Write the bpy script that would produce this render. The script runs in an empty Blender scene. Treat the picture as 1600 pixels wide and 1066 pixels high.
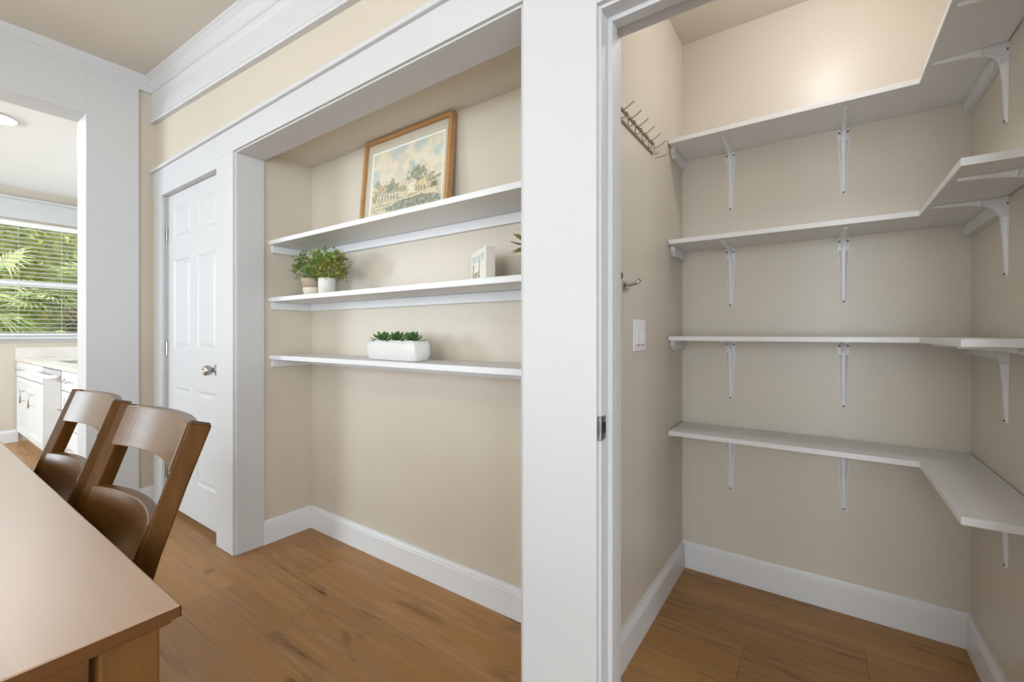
import bpy, bmesh, math, random
from mathutils import Vector, Matrix, noise as mnoise
random.seed(7)
SC = bpy.context.scene
COL = SC.collection
PI = math.pi

# ------------------------------------------------------------------ camera
F_PX, YAW, HORIZON, EYE = 690.0, 35.0, 521.0, 1.13
cam_data = bpy.data.cameras.new('camera')
cam = bpy.data.objects.new('camera', cam_data); COL.objects.link(cam)
cam_data.sensor_fit = 'HORIZONTAL'; cam_data.sensor_width = 36.0
cam_data.lens = F_PX / 1600 * 36.0
cam_data.shift_y = (HORIZON - 533.0) / 1600.0
cam_data.clip_start = 0.02
cam.location = (0, 0, EYE)
cam.rotation_euler = (PI / 2, 0, math.radians(YAW))
SC.camera = cam

# ------------------------------------------------------------------ world, lights, exposure
SC.view_settings.view_transform = 'Standard'
SC.view_settings.look = 'None'
SC.view_settings.gamma = 1.0
SC.view_settings.use_curve_mapping = False
SC.view_settings.exposure = 0.0
SC.cycles.max_bounces = 7
SC.cycles.diffuse_bounces = 4
SC.cycles.glossy_bounces = 3
SC.cycles.adaptive_threshold = 0.04
SC.cycles.sample_clamp_indirect = 6.0
world = bpy.data.worlds.new('world'); SC.world = world
world.use_nodes = True
bg = world.node_tree.nodes['Background']
bg.inputs[0].default_value = (0.86, 0.93, 1.0, 1); bg.inputs[1].default_value = 2.2

def lamp(name, kind, loc, energy, color=(1, 1, 1), target=None, **kw):
    d = bpy.data.lights.new(name, kind); d.energy = energy; d.color = color
    for k, v in kw.items(): setattr(d, k, v)
    o = bpy.data.objects.new(name, d); COL.objects.link(o); o.location = loc
    if target is not None:
        o.rotation_euler = (Vector(target) - Vector(loc)).to_track_quat('-Z', 'Y').to_euler()
    return o
# daylight outside window openings; right and second kitchen ones are added fill
lamp('daylight_dining_window', 'AREA', (-2.35, -3.36, 1.3), 38, (0.85, 0.94, 1.0), (-2.35, 0, 1.3), shape='RECTANGLE', size=1.56, size_y=2.2)
lamp('daylight_side_window', 'AREA', (0.55, -3.36, 1.3), 74, (0.85, 0.94, 1.0), (0.55, 0, 1.3), shape='RECTANGLE', size=1.56, size_y=2.2)  # unseen rear-right window light, raised to brighten the pantry
lamp('added_right_window_fill', 'AREA', (2.40, -1.5, 1.3), 98, (0.85, 0.94, 1.0), (0, -1.5, 1.3), shape='RECTANGLE', size=2.1, size_y=2.2)  # added unseen window light for surfaces that face right
lamp('added_kitchen_fill', 'AREA', (-5.3, -2.72, 1.6), 112, (0.77, 0.90, 1.0), (-5.3, 0, 1.5), shape='RECTANGLE', size=1.5, size_y=1.3)  # added fill through an unseen second kitchen window
lamp('sun', 'SUN', (-9, -3, 6), 5.5, (1, 0.95, 0.88), (-9.9, 1.0, 0), angle=0.02)

# ------------------------------------------------------------------ materials
def srgb(r, g, b):
    f = lambda c: (c / 255 / 12.92) if c / 255 <= 0.04045 else ((c / 255 + 0.055) / 1.055) ** 2.4
    return (f(r), f(g), f(b), 1)

def mat(name, color, rough=0.5, metal=0.0, bump=None, spec=0.5, var=None, emit=None, coat=0.0):
    """bump = (scale, strength, distance); var = (scale, other colour, stretch vector)"""
    m = bpy.data.materials.new(name); m.use_nodes = True
    nt = m.node_tree; N = nt.nodes; L = nt.links
    b = N['Principled BSDF']
    b.inputs['Base Color'].default_value = color
    b.inputs['Roughness'].default_value = rough
    b.inputs['Metallic'].default_value = metal
    b.inputs['Specular IOR Level'].default_value = spec
    b.inputs['Coat Weight'].default_value = coat
    tc = N.new('ShaderNodeTexCoord')
    if var:
        mp = N.new('ShaderNodeMapping'); mp.inputs['Scale'].default_value = var[2] if len(var) > 2 else (1, 1, 1)
        nz = N.new('ShaderNodeTexNoise'); nz.inputs['Scale'].default_value = var[0]; nz.inputs['Detail'].default_value = 5
        mx = N.new('ShaderNodeMix'); mx.data_type = 'RGBA'
        mx.inputs['A'].default_value = color; mx.inputs['B'].default_value = var[1]
        rp = N.new('ShaderNodeMapRange'); rp.inputs['From Min'].default_value = 0.3; rp.inputs['From Max'].default_value = 0.7
        L.new(tc.outputs['Object'], mp.inputs[0]); L.new(mp.outputs[0], nz.inputs['Vector'])
        L.new(nz.outputs['Fac'], rp.inputs['Value']); L.new(rp.outputs[0], mx.inputs['Factor'])
        L.new(mx.outputs['Result'], b.inputs['Base Color'])
    if bump:
        nz = N.new('ShaderNodeTexNoise'); nz.inputs['Scale'].default_value = bump[0]; nz.inputs['Detail'].default_value = 3
        bp = N.new('ShaderNodeBump'); bp.inputs['Strength'].default_value = bump[1]; bp.inputs['Distance'].default_value = bump[2]
        L.new(tc.outputs['Object'], nz.inputs['Vector']); L.new(nz.outputs['Fac'], bp.inputs['Height'])
        L.new(bp.outputs[0], b.inputs['Normal'])
    if emit:
        b.inputs['Emission Color'].default_value = emit[0]; b.inputs['Emission Strength'].default_value = emit[1]
    return m

def wood(name, c1, c2, c3, axis=0, scale=1.0, rough=0.4, per_object=False, bump=0.06, knots=False, spec=0.5, coat=0.0):
    """long-grain wood; axis = grain direction in object space"""
    m = bpy.data.materials.new(name); m.use_nodes = True
    nt = m.node_tree; N = nt.nodes; L = nt.links
    b = N['Principled BSDF']; b.inputs['Roughness'].default_value = rough
    b.inputs['Specular IOR Level'].default_value = spec; b.inputs['Coat Weight'].default_value = coat; b.inputs['Coat Roughness'].default_value = 0.36
    tc = N.new('ShaderNodeTexCoord'); mp = N.new('ShaderNodeMapping')
    s = [22.0 * scale] * 3; s[axis] = 1.3 * scale
    mp.inputs['Scale'].default_value = s
    L.new(tc.outputs['Object'], mp.inputs[0])
    vec = mp.outputs[0]
    if per_object:
        oi = N.new('ShaderNodeObjectInfo'); ad = N.new('ShaderNodeVectorMath'); ad.operation = 'ADD'
        sc_ = N.new('ShaderNodeMath'); sc_.operation = 'MULTIPLY'; sc_.inputs[1].default_value = 57.0
        L.new(oi.outputs['Random'], sc_.inputs[0]); L.new(vec, ad.inputs[0]); L.new(sc_.outputs[0], ad.inputs[1])
        vec = ad.outputs[0]
    n1 = N.new('ShaderNodeTexNoise'); n1.inputs['Scale'].default_value = 1.0; n1.inputs['Detail'].default_value = 8; n1.inputs['Distortion'].default_value = 0.6
    n2 = N.new('ShaderNodeTexNoise'); n2.inputs['Scale'].default_value = 0.22; n2.inputs['Detail'].default_value = 3
    L.new(vec, n1.inputs['Vector']); L.new(vec, n2.inputs['Vector'])
    r1 = N.new('ShaderNodeValToRGB'); e = r1.color_ramp.elements
    e[0].position = 0.3; e[0].color = c2; e[1].position = 0.7; e[1].color = c1
    L.new(n1.outputs['Fac'], r1.inputs[0])
    mr = N.new('ShaderNodeMapRange'); mr.inputs['From Min'].default_value = 0.42; mr.inputs['From Max'].default_value = 0.75
    L.new(n2.outputs['Fac'], mr.inputs['Value'])
    mx = N.new('ShaderNodeMix'); mx.data_type = 'RGBA'; mx.inputs['B'].default_value = c3
    L.new(mr.outputs[0], mx.inputs['Factor']); L.new(r1.outputs[0], mx.inputs['A'])
    out = mx.outputs['Result']
    if knots:
        k = N.new('ShaderNodeTexNoise'); k.inputs['Scale'].default_value = 0.55; k.inputs['Detail'].default_value = 6; k.inputs['Distortion'].default_value = 1.2
        km = N.new('ShaderNodeMapping'); km.inputs['Scale'].default_value = (1.6, 0.35, 1); L.new(vec, km.inputs[0]); L.new(km.outputs[0], k.inputs['Vector'])
        kr = N.new('ShaderNodeMapRange'); kr.inputs['From Min'].default_value = 0.6; kr.inputs['From Max'].default_value = 0.74; kr.inputs['To Max'].default_value = 0.7
        L.new(k.outputs['Fac'], kr.inputs['Value'])
        km2 = N.new('ShaderNodeMix'); km2.data_type = 'RGBA'; km2.inputs['B'].default_value = srgb(72, 50, 36)
        L.new(kr.outputs[0], km2.inputs['Factor']); L.new(out, km2.inputs['A']); out = km2.outputs['Result']
    if per_object:
        hv = N.new('ShaderNodeHueSaturation'); v = N.new('ShaderNodeMapRange')
        v.inputs['To Min'].default_value = 0.86; v.inputs['To Max'].default_value = 1.12
        L.new(oi.outputs['Random'], v.inputs['Value']); L.new(v.outputs[0], hv.inputs['Value']); L.new(out, hv.inputs['Color'])
        out = hv.outputs[0]
    L.new(out, b.inputs['Base Color'])
    bp = N.new('ShaderNodeBump'); bp.inputs['Strength'].default_value = bump; bp.inputs['Distance'].default_value = 0.002
    L.new(n1.outputs['Fac'], bp.inputs['Height']); L.new(bp.outputs[0], b.inputs['Normal'])
    return m

M = {}
BEIGE = srgb(206, 196, 180)
M['wall'] = mat('beige_wall_paint', BEIGE, 0.42, bump=(170, 0.35, 0.0016), var=(2.0, srgb(203, 193, 177)))
M['pantry_wall_lifted'] = mat('beige_wall_paint_lifted', srgb(211, 203, 189), 0.36, bump=(150, 0.35, 0.0018), var=(2.0, srgb(208, 200, 186)))  # same beige paint, lightened copy to brighten the dim pantry
M['bounce_wall'] = mat('white_bounce_wall_paint', srgb(232, 232, 230), 0.6)  # unseen walls whitened to bounce more neutral light into the rooms
M['ceiling'] = mat('beige_ceiling_paint', srgb(211, 204, 191), 0.7, bump=(90, 0.2, 0.0012))
M['white_ceiling'] = mat('white_textured_ceiling', srgb(238, 238, 236), 0.8, bump=(45, 0.5, 0.004))
M['trim'] = mat('white_semi_gloss_trim', srgb(203, 203, 204), 0.45, bump=(14, 0.05, 0.002), spec=0.3)  # white paint toned down where the boards catch strong light
M['shelf'] = mat('lightened_white_paint', srgb(223, 223, 224), 0.38, bump=(30, 0.04, 0.001))  # same white paint as trim, lighter copy for shaded shelves and baseboards
M['bracket'] = mat('white_enamelled_steel', srgb(228, 229, 231), 0.35)
M['screw'] = mat('dark_screw_steel', srgb(92, 90, 86), 0.4, 0.7)
M['steel'] = mat('brushed_nickel', srgb(190, 188, 184), 0.28, 1.0)
M['dark_steel'] = mat('worn_strike_steel', srgb(150, 148, 144), 0.35, 1.0, var=(60, srgb(110, 108, 104)))
M['bronze'] = mat('dull_bronze_wire', srgb(142, 130, 108), 0.4, 0.6)
M['gap'] = mat('dark_recess', srgb(40, 38, 36), 0.9)
M['floor_base'] = mat('floor_underlay', srgb(70, 50, 36), 0.9)
M['floor'] = wood('oak_vinyl_plank', srgb(174, 132, 86), srgb(146, 108, 68), srgb(162, 117, 62), 0, 2.4, 0.44, True, 0.12, True, spec=0.4)
M['table'] = wood('walnut_table_top', srgb(180, 148, 118), srgb(164, 132, 104), srgb(174, 140, 110), 0, 1.2, 0.40, False, 0.03, spec=1.0, coat=0.9)
M['table_edge'] = wood('walnut_table_frame', srgb(104, 66, 32), srgb(74, 46, 22), srgb(92, 58, 28), 1, 2.4, 0.45, False, 0.06, spec=0.25)
M['table_leg'] = wood('walnut_table_leg', srgb(116, 80, 38), srgb(90, 60, 28), srgb(104, 70, 34), 2, 2.4, 0.45, False, 0.06, spec=0.25)
M['chair'] = wood('chestnut_chair_wood', srgb(94, 60, 18), srgb(70, 43, 11), srgb(82, 51, 14), 2, 2.2, 0.5, False, 0.04, spec=0.1)
M['chair_slat'] = wood('chestnut_slat_wood', srgb(110, 74, 32), srgb(86, 56, 22), srgb(96, 64, 26), 0, 2.2, 0.3, False, 0.04)
M['frame'] = wood('oak_picture_frame', srgb(186, 142, 90), srgb(160, 116, 68), srgb(174, 128, 78), 0, 2.4, 0.45)
M['mat_board'] = mat('grey_beige_mat_board', srgb(196, 188, 170), 0.8)
M['mat_bevel'] = mat('white_mat_bevel', srgb(240, 240, 236), 0.7)
M['ceramic'] = mat('glossy_white_ceramic', srgb(221, 220, 217), 0.12, bump=(16, 0.5, 0.008))
M['pot_marble'] = mat('white_marble_pot', srgb(226, 224, 220), 0.5, var=(22, srgb(200, 196, 188)))
M['pot_cream'] = mat('cream_pot_base', srgb(222, 208, 190), 0.6)
M['pot_taupe'] = mat('taupe_pot_rim', srgb(178, 158, 140), 0.7)
M['soil'] = mat('dark_moss', srgb(50, 46, 30), 0.95)
M['leaf_a'] = mat('boxwood_leaf', srgb(132, 158, 82), 0.5, var=(60, srgb(84, 112, 56)))
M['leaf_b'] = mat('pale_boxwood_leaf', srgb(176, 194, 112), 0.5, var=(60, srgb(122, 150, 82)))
M['leaf_c'] = mat('olive_sprig_leaf', srgb(168, 160, 74), 0.55, var=(60, srgb(124, 122, 54)))
M['succulent'] = mat('succulent_leaf', srgb(118, 152, 92), 0.4, var=(50, srgb(62, 98, 50)))
M['succulent_b'] = mat('olive_succulent_leaf', srgb(150, 152, 84), 0.45, var=(60, srgb(108, 112, 58)))
M['sign_face'] = mat('cream_sign_face', srgb(236, 234, 222), 0.6)
M['sign_side'] = mat('beige_sign_side', srgb(214, 206, 196), 0.65)
M['ink_blue'] = mat('pale_blue_lettering', srgb(172, 190, 200), 0.7)
M['ink_brown'] = mat('brown_script_lettering', srgb(140, 126, 110), 0.7)
M['plastic'] = mat('white_switch_plastic', srgb(236, 234, 236), 0.3)
M['plastic_grey'] = mat('grey_switch_plastic', srgb(150, 148, 146), 0.4)
M['door'] = mat('white_door_paint', srgb(203, 203, 204), 0.42, bump=(20, 0.04, 0.001), spec=0.3)
M['cabinet'] = mat('white_cabinet_paint', srgb(232, 232, 231), 0.35)
M['appliance'] = mat('stainless_dishwasher', srgb(205, 205, 206), 0.3, 0.25)
M['quartz'] = mat('white_quartz', srgb(232, 228, 222), 0.2, var=(5, srgb(222, 214, 204)))
M['sink'] = mat('sink_steel', srgb(190, 190, 188), 0.3, 0.6)
M['blind'] = mat('white_blind_slat', srgb(238, 238, 236), 0.5)
M['vinyl'] = mat('white_window_vinyl', srgb(240, 240, 240), 0.35)
M['lamp_glass'] = mat('lit_lamp_glass', srgb(255, 248, 235), 0.4, emit=((1, 0.96, 0.9, 1), 6.0))
M['lamp_glass_white'] = mat('lit_downlight_lens', srgb(255, 255, 255), 0.4, emit=((1, 0.98, 0.95, 1), 14.0))
M['lawn'] = mat('lawn', srgb(96, 116, 60), 0.9, var=(3, srgb(70, 92, 44)))
M['frond'] = mat('palm_frond', srgb(122, 146, 76), 0.5, var=(8, srgb(176, 186, 120)))
M['frond_b'] = mat('dark_palm_frond', srgb(84, 110, 62), 0.5, var=(8, srgb(120, 138, 80)))
M['bark'] = mat('palm_bark', srgb(150, 122, 100), 0.9, var=(9, srgb(108, 84, 68)))
M['hedge'] = mat('hedge_leaf', srgb(116, 134, 62), 0.6, var=(5, srgb(164, 158, 74)))
M['soffit'] = mat('white_soffit', srgb(245, 245, 245), 0.7)
M['exterior'] = mat('pale_stucco', srgb(226, 222, 214), 0.8)
# clear window glass
g = bpy.data.materials.new('clear_window_glass'); g.use_nodes = True; nt = g.node_tree
for n in list(nt.nodes):
    if n.type != 'OUTPUT_MATERIAL': nt.nodes.remove(n)
tr = nt.nodes.new('ShaderNodeBsdfTransparent'); gl = nt.nodes.new('ShaderNodeBsdfGlossy'); gl.inputs['Roughness'].default_value = 0.02
fr = nt.nodes.new('ShaderNodeFresnel'); fr.inputs[0].default_value = 1.3; mx = nt.nodes.new('ShaderNodeMixShader')
nt.links.new(fr.outputs[0], mx.inputs[0]); nt.links.new(tr.outputs[0], mx.inputs[1]); nt.links.new(gl.outputs[0], mx.inputs[2])
nt.links.new(mx.outputs[0], nt.nodes['Material Output'].inputs[0])
M['glass'] = g

# ------------------------------------------------------------------ geometry helpers
class MB:
    """collects faces; build() links them as ONE mesh object"""
    def __init__(s): s.v = []; s.f = []
    def add(s, vs, fs):
        k = len(s.v); s.v += [tuple(p) for p in vs]; s.f += [tuple(i + k for i in q) for q in fs]; return s
    def box(s, x0, x1, y0, y1, z0, z1, T=None):
        vs = [Vector((x, y, z)) for x in (x0, x1) for y in (y0, y1) for z in (z0, z1)]
        if T is not None: vs = [T @ p for p in vs]
        return s.add(vs, [(0, 1, 3, 2), (4, 6, 7, 5), (0, 4, 5, 1), (2, 3, 7, 6), (0, 2, 6, 4), (1, 5, 7, 3)])
    def prism(s, ring0, ring1):
        n = len(ring0)
        return s.add(list(ring0) + list(ring1), [(i, (i + 1) % n, n + (i + 1) % n, n + i) for i in range(n)] + [tuple(range(n))[::-1], tuple(range(n, 2 * n))])
    def loft(s, rings, cap=True, closed=True):
        n = len(rings[0]); vs = [p for r in rings for p in r]; fs = []
        for k in range(len(rings) - 1):
            for i in range(n if closed else n - 1):
                j = (i + 1) % n; fs.append((k * n + i, k * n + j, (k + 1) * n + j, (k + 1) * n + i))
        if cap: fs += [tuple(range(n))[::-1], tuple(range((len(rings) - 1) * n, len(rings) * n))]
        return s.add(vs, fs)
    def lathe(s, prof, seg=20, T=None, cap=True):
        rings = []
        for r, z in prof:
            ring = [Vector((r * math.cos(2 * PI * i / seg), r * math.sin(2 * PI * i / seg), z)) for i in range(seg)]
            rings.append([T @ p for p in ring] if T is not None else ring)
        return s.loft(rings, cap)
    def tube(s, pts, r, seg=8):
        pts = [Vector(p) for p in pts]; rings = []
        for i, p in enumerate(pts):
            d = (pts[min(i + 1, len(pts) - 1)] - pts[max(i - 1, 0)]).normalized()
            a = d.cross(Vector((0, 0, 1)))
            if a.length < 1e-3: a = d.cross(Vector((0, 1, 0)))
            a.normalize(); b = d.cross(a); rr = r[i] if isinstance(r, (list, tuple)) else r
            rings.append([p + (a * math.cos(2 * PI * k / seg) + b * math.sin(2 * PI * k / seg)) * rr for k in range(seg)])
        return s.loft(rings)
    def mesh(s, name, smooth=False):
        me = bpy.data.meshes.new(name); me.from_pydata([tuple(p) for p in s.v], [], s.f)
        bm = bmesh.new(); bm.from_mesh(me); bmesh.ops.recalc_face_normals(bm, faces=bm.faces); bm.to_mesh(me); bm.free()
        if smooth:
            me.polygons.foreach_set('use_smooth', [True] * len(me.polygons))
        return me
    def build(s, name, m, parent=None, bev=0.0, smooth=False, seg=2):
        me = s.mesh(name, smooth); me.materials.append(M[m] if isinstance(m, str) else m)
        return link(name, me, parent, bev, seg)

def link(name, me, parent=None, bev=0.0, seg=2):
    o = bpy.data.objects.new(name, me); COL.objects.link(o)
    if parent is not None: o.parent = parent
    if bev > 0:
        b = o.modifiers.new('bevel', 'BEVEL'); b.width = bev; b.segments = seg; b.limit_method = 'ANGLE'; b.angle_limit = math.radians(40)
        b.harden_normals = False
    return o
def tag(o, label, cat, group=None, kind=None):
    o['label'] = label; o['category'] = cat
    if group: o['group'] = group
    if kind: o['kind'] = kind
    return o
def struct(o, label, cat): return tag(o, label, cat, kind='structure')
def thing(name, label, cat, loc=(0, 0, 0), rz=0, group=None):
    o = bpy.data.objects.new(name, None); COL.objects.link(o); o.empty_display_size = 0.1
    o.location = loc; o.rotation_euler = (0, 0, rz)
    return tag(o, label, cat, group)
def dup(root, loc, rz=0, label=None):
    def cp(o, par):
        c = o.copy(); COL.objects.link(c); c.parent = par
        for ch in o.children: cp(ch, c)
        return c
    r = cp(root, None); r.location = loc; r.rotation_euler = (0, 0, rz)
    if label: r['label'] = label
    return r

# ================================================================== the setting
XL = -3.62          # drywall of the wall with the kitchen opening
YW = 1.04           # drywall of the wall with door, niche and pantry
YC = 1.022          # face of the casing boards
NX0, NX1, NY, NZ = -2.447, -0.68, 1.447, 2.10     # niche
PX0, PX1, PY, PZ = -0.555, 0.44, 2.24, 2.533       # pantry
TILT = -0.055       # the old ceiling falls towards the right
def cz(x, z0): return z0 + TILT * (x + 3.6)
YB = -3.2           # rear wall of the dining room
XR = 2.2

# ---- floor: underlay + planks
fl = MB().box(-6.98, 2.3, -3.3, 2.36, -0.06, -0.012).build('floor', 'floor_base')
struct(fl, 'brown oak plank floor running through dining room, pantry and kitchen', 'floor')
PW = 0.2185
row = 0; y = 0.694 - 18 * PW
while y < 2.34:
    off = (row * 0.47 + random.uniform(-.1, .1)) % 1.22
    if abs(y - (0.694 + 2 * PW)) < 0.01: off = (-1.97 + 6.98) % 1.22
    xs = [-6.98]; x = -6.98 + (off if off > 0.15 else off + 1.22)
    while x < 2.3: xs.append(x); x += 1.22
    xs.append(2.3)
    y1 = min(y + PW, 2.36)
    for a, b in zip(xs, xs[1:]):
        c = 0.0012; e = 0.0
        r = lambda d, z: [(a + d, y + d, z), (b - d, y + d, z), (b - d, y1 - d, z), (a + d, y1 - d, z)]
        MB().loft([r(e, -0.012), r(e, -0.0016), r(c, 0.0)]).build('plank', 'floor', fl)
    y += PW; row += 1

# ---- dining room walls
w = MB()
w.box(XL, -3.46, YW, 1.17, 0, 2.9); w.box(-2.62, NX0, YW, 1.17, 0, 2.9)
w.box(-3.46, -2.62, YW, 1.17, 2.02, 2.9); w.box(NX0, NX1, YW, 1.17, 2.065, 2.9)
w.box(NX1, -0.472, YW, 1.17, 0, 2.9); w.box(-0.472, 0.33, YW, 1.17, 1.98, 2.9); w.box(0.33, XR, YW, 1.17, 0, 2.9)
struct(w.build('wall_back', 'wall'), 'beige wall above the white boards over door, niche and pantry', 'wall')
w = MB(); w.box(-3.802, XL, 0.722, 1.17, 0, 2.9); w.box(-3.802, XL, -1.5, 0.722, 2.467, 2.9); w.box(-3.802, XL, -3.3, -1.5, 0, 2.9)
struct(w.build('wall_left', 'wall'), 'wall with the wide white-framed opening to the kitchen', 'wall')
w = MB()
for a, b in ((-3.8, -3.15), (-1.55, -0.25), (1.35, XR)): w.box(a, b, YB - .12, YB, 0, 2.9)
for a, b in ((-3.15, -1.55), (-0.25, 1.35)): w.box(a, b, YB - .12, YB, 0, 0.15); w.box(a, b, YB - .12, YB, 2.45, 2.9)
struct(w.build('wall_rear', 'bounce_wall'), 'rear dining room wall with two windows', 'wall')
w = MB().box(XR, XR + .12, YB, -2.6, 0, 2.9).box(XR, XR + .12, -.4, 1.17, 0, 2.9).box(XR, XR + .12, -2.6, -.4, 0, .15).box(XR, XR + .12, -2.6, -.4, 2.45, 2.9)
struct(w.build('wall_right', 'bounce_wall'), 'right-hand dining room wall, whitened for bounce light, with an added window', 'wall')
m = MB()  # unseen window added as a light source on the right
for a, b in ((-2.6, -2.55), (-1.53, -1.47), (-.45, -.4)): m.box(XR + .03, XR + .09, a, b, .15, 2.45)
for a, b in ((-2.55, -1.53), (-1.47, -.45)): m.box(XR + .03, XR + .09, a, b, .15, .24).box(XR + .03, XR + .09, a, b, 2.38, 2.45)
win = struct(m.build('window_4', 'vinyl'), 'added white glazed window in the right-hand wall, unseen, for fill light', 'window')
for a, b in ((-2.55, -1.53), (-1.47, -.45)): MB().box(XR + .058, XR + .062, a, b, .24, 2.38).build('pane', 'glass', win)
q = [(-3.85, cz(-3.85, 2.80)), (2.35, cz(2.35, 2.80)), (2.35, 3.0), (-3.85, 3.0)]
struct(MB().prism([(a, YB - .1, b) for a, b in q], [(a, 1.1, b) for a, b in q]).build('ceiling', 'ceiling'), 'beige dining room ceiling beyond the crown moulding', 'ceiling')
# rear windows (behind the camera, unseen), made taller to spread the light
for n, x0 in ((2, -3.15), (3, -0.25)):
    m = MB(); x1 = x0 + 1.6; xm = x0 + .8
    for a, b in ((x0, x0 + .05), (xm - .03, xm + .03), (x1 - .05, x1)): m.box(a, b, YB - .09, YB - .03, .15, 2.45)
    for a, b in ((x0 + .05, xm - .03), (xm + .03, x1 - .05)): m.box(a, b, YB - .09, YB - .03, .15, .24).box(a, b, YB - .09, YB - .03, 2.38, 2.45)
    win = struct(m.build('window_%d' % n, 'vinyl'), 'white glazed window in the rear wall, made tall to spread daylight, %s' % ('left one' if n == 2 else 'right one'), 'window')
    for a, b in ((x0 + .05, xm - .03), (xm + .03, x1 - .05)): MB().box(a, b, YB - .062, YB - .058, .24, 2.38).build('pane', 'glass', win)
# unseen outer shell added to keep stray light out of closet, niche and pantry
struct(MB().box(-3.8, XR, 2.36, 2.5, 0, 3.0).build('wall_light_block', 'exterior'), 'unseen outer wall added to block light behind closet and pantry', 'wall')
struct(MB().box(-3.8, XR + .12, 1.1, 2.5, 2.9, 3.02).build('ceiling_light_block', 'exterior'), 'unseen light-blocking cover added above closet and pantry', 'ceiling')
struct(MB().box(XR, XR + .12, 1.17, 2.36, 0, 2.9).build('wall_light_block_right', 'exterior'), 'unseen light-blocking side wall added right of the pantry', 'wall')

# ---- niche
struct(MB().box(NX0 - .1, NX0, 1.17, NY, 0, NZ).build('wall_niche_left', 'wall'), 'beige left side wall of the shelf niche', 'wall')
struct(MB().box(NX0 - .1, NX1, NY, NY + .1, 0, NZ + .1).build('wall_niche_back', 'wall'), 'beige back wall of the shelf niche', 'wall')
struct(MB().box(NX1, PX0, 1.17, PY, 0, PZ).build('wall_partition', 'pantry_wall_lifted'), 'beige wall between niche and pantry carrying hooks and light switch', 'wall')
struct(MB().box(NX0 - .1, NX1, 1.17, NY, NZ, NZ + .1).build('ceiling_niche', 'ceiling'), 'beige ceiling of the shelf niche', 'ceiling')
# ---- pantry
struct(MB().box(NX1, PX1 + .1, PY, PY + .1, 0, PZ + .1).build('wall_pantry_back', 'pantry_wall_lifted'), 'beige back wall of the pantry behind the long shelves', 'wall')
struct(MB().box(PX1, PX1 + .1, 1.17, PY, 0, PZ).build('wall_pantry_right', 'pantry_wall_lifted'), 'beige right side wall of the pantry', 'wall')
struct(MB().box(NX1, PX1 + .1, 1.17, PY, PZ, PZ + .1).build('ceiling_pantry', 'pantry_wall_lifted'), 'beige pantry ceiling', 'ceiling')

# ---- baseboards
BB = [(0, 0), (.016, 0), (.016, .1), (.0135, .104), (.0135, .110), (.009, .118), (.007, .127), (0, .127)]
def base(name, p, q, nrm, label):
    """baseboard from p to q on the floor, profile growing along nrm"""
    p, q, n = Vector((*p, 0)), Vector((*q, 0)), Vector((*nrm, 0))
    r = lambda o: [o + n * a + Vector((0, 0, b)) for a, b in BB]
    struct(MB().prism(r(p), r(q)).build(name, 'shelf'), label, 'baseboard')  # lightened copy of the trim paint lifts the shaded baseboards
base('baseboard_niche_back', (NX0, NY), (NX1, NY), (0, -1), 'white baseboard along the niche back wall')
base('baseboard_niche_left', (NX0, 1.17), (NX0, NY - .016), (1, 0), 'short white baseboard on the niche side wall')
base('baseboard_pantry_back', (PX0, PY), (PX1, PY), (0, -1), 'white baseboard along the pantry back wall')
base('baseboard_pantry_left', (PX0, 1.17), (PX0, PY - .016), (1, 0), 'white baseboard under hooks and switch in the pantry')
base('baseboard_pantry_right', (PX1, 1.17), (PX1, PY - .016), (-1, 0), 'white baseboard on the right pantry wall')
base('baseboard_left', (XL, .953), (XL, YW), (1, 0), 'short white baseboard between kitchen opening and closet door')
base('baseboard_kitchen', (-6.88, -2.5), (-6.88, .82), (1, 0), 'white baseboard under the kitchen window')

# ---- white boards (casings)
def trim(n, mb, label, bev=.0015): return struct(mb.build('trim_%d' % n, 'trim', bev=bev), label, 'trim')
trim(1, MB().box(-3.575, -3.441, YC, YW, 0, 2.008), 'white casing board left of the closet door, in the room corner')
trim(2, MB().box(-2.636, -2.445, YC, YW, 0, 2.056), 'white casing board between closet door and shelf niche')
m = MB(); m.box(-3.59, -2.636, YC, YW, 2.008, 2.176); m.box(-2.636, XR, YC, YW, 2.056, 2.176)
trim(3, m, 'long white header board over closet door and niche')
trim(4, MB().box(-3.605, XR, YC - .016, YW, 2.176, 2.196), 'thin white cap strip along the top of the header', .004)
trim(5, MB().box(NX1 + .001, -0.459, YC, YW, 0, 2.056), 'wide white pilaster between shelf niche and pantry')
trim(6, MB().box(NX0, -2.434, 1.034, 1.172, 0, 2.05), 'white lining board on the left side of the niche opening')
trim(7, MB().box(NX0, NX1, 1.034, 1.172, 2.05, 2.066), 'white lining board along the top of the niche opening')
trim(8, MB().box(NX1 - .013, NX1, 1.034, 1.172, 0, 2.05), 'white lining board on the right side of the niche opening')
m = MB().box(-.472, -.452, 1.036, 1.17, 0, 1.945).box(-.452, -.4395, 1.076, 1.111, 0, 1.935)
trim(9, m, 'white left door jamb of the pantry with stop strip')
m = MB().box(-.472, .33, 1.036, 1.17, 1.945, 1.98).box(-.452, .31, 1.076, 1.111, 1.932, 1.945)
trim(10, m, 'white head jamb over the pantry doorway')
trim(11, MB().box(.31, .33, 1.036, 1.17, 0, 1.945).box(.2985, .31, 1.076, 1.111, 0, 1.932), 'white right door jamb of the pantry')
m = MB().box(-.459, .317, YC, YW, 1.953, 2.056)
trim(12, m, 'white board over the pantry doorway')
trim(13, MB().box(.317, .52, YC, YW, 0, 2.056), 'white pilaster right of the pantry doorway')
# door frame of the closet
m = MB().box(-3.475, -3.449, YW - .004, 1.15, 0, 2.012).box(-2.632, -2.606, YW - .004, 1.15, 0, 2.012).box(-3.449, -2.632, YW - .004, 1.15, 2.008, 2.03)
trim(14, m, 'white jamb around the closet door')
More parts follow.
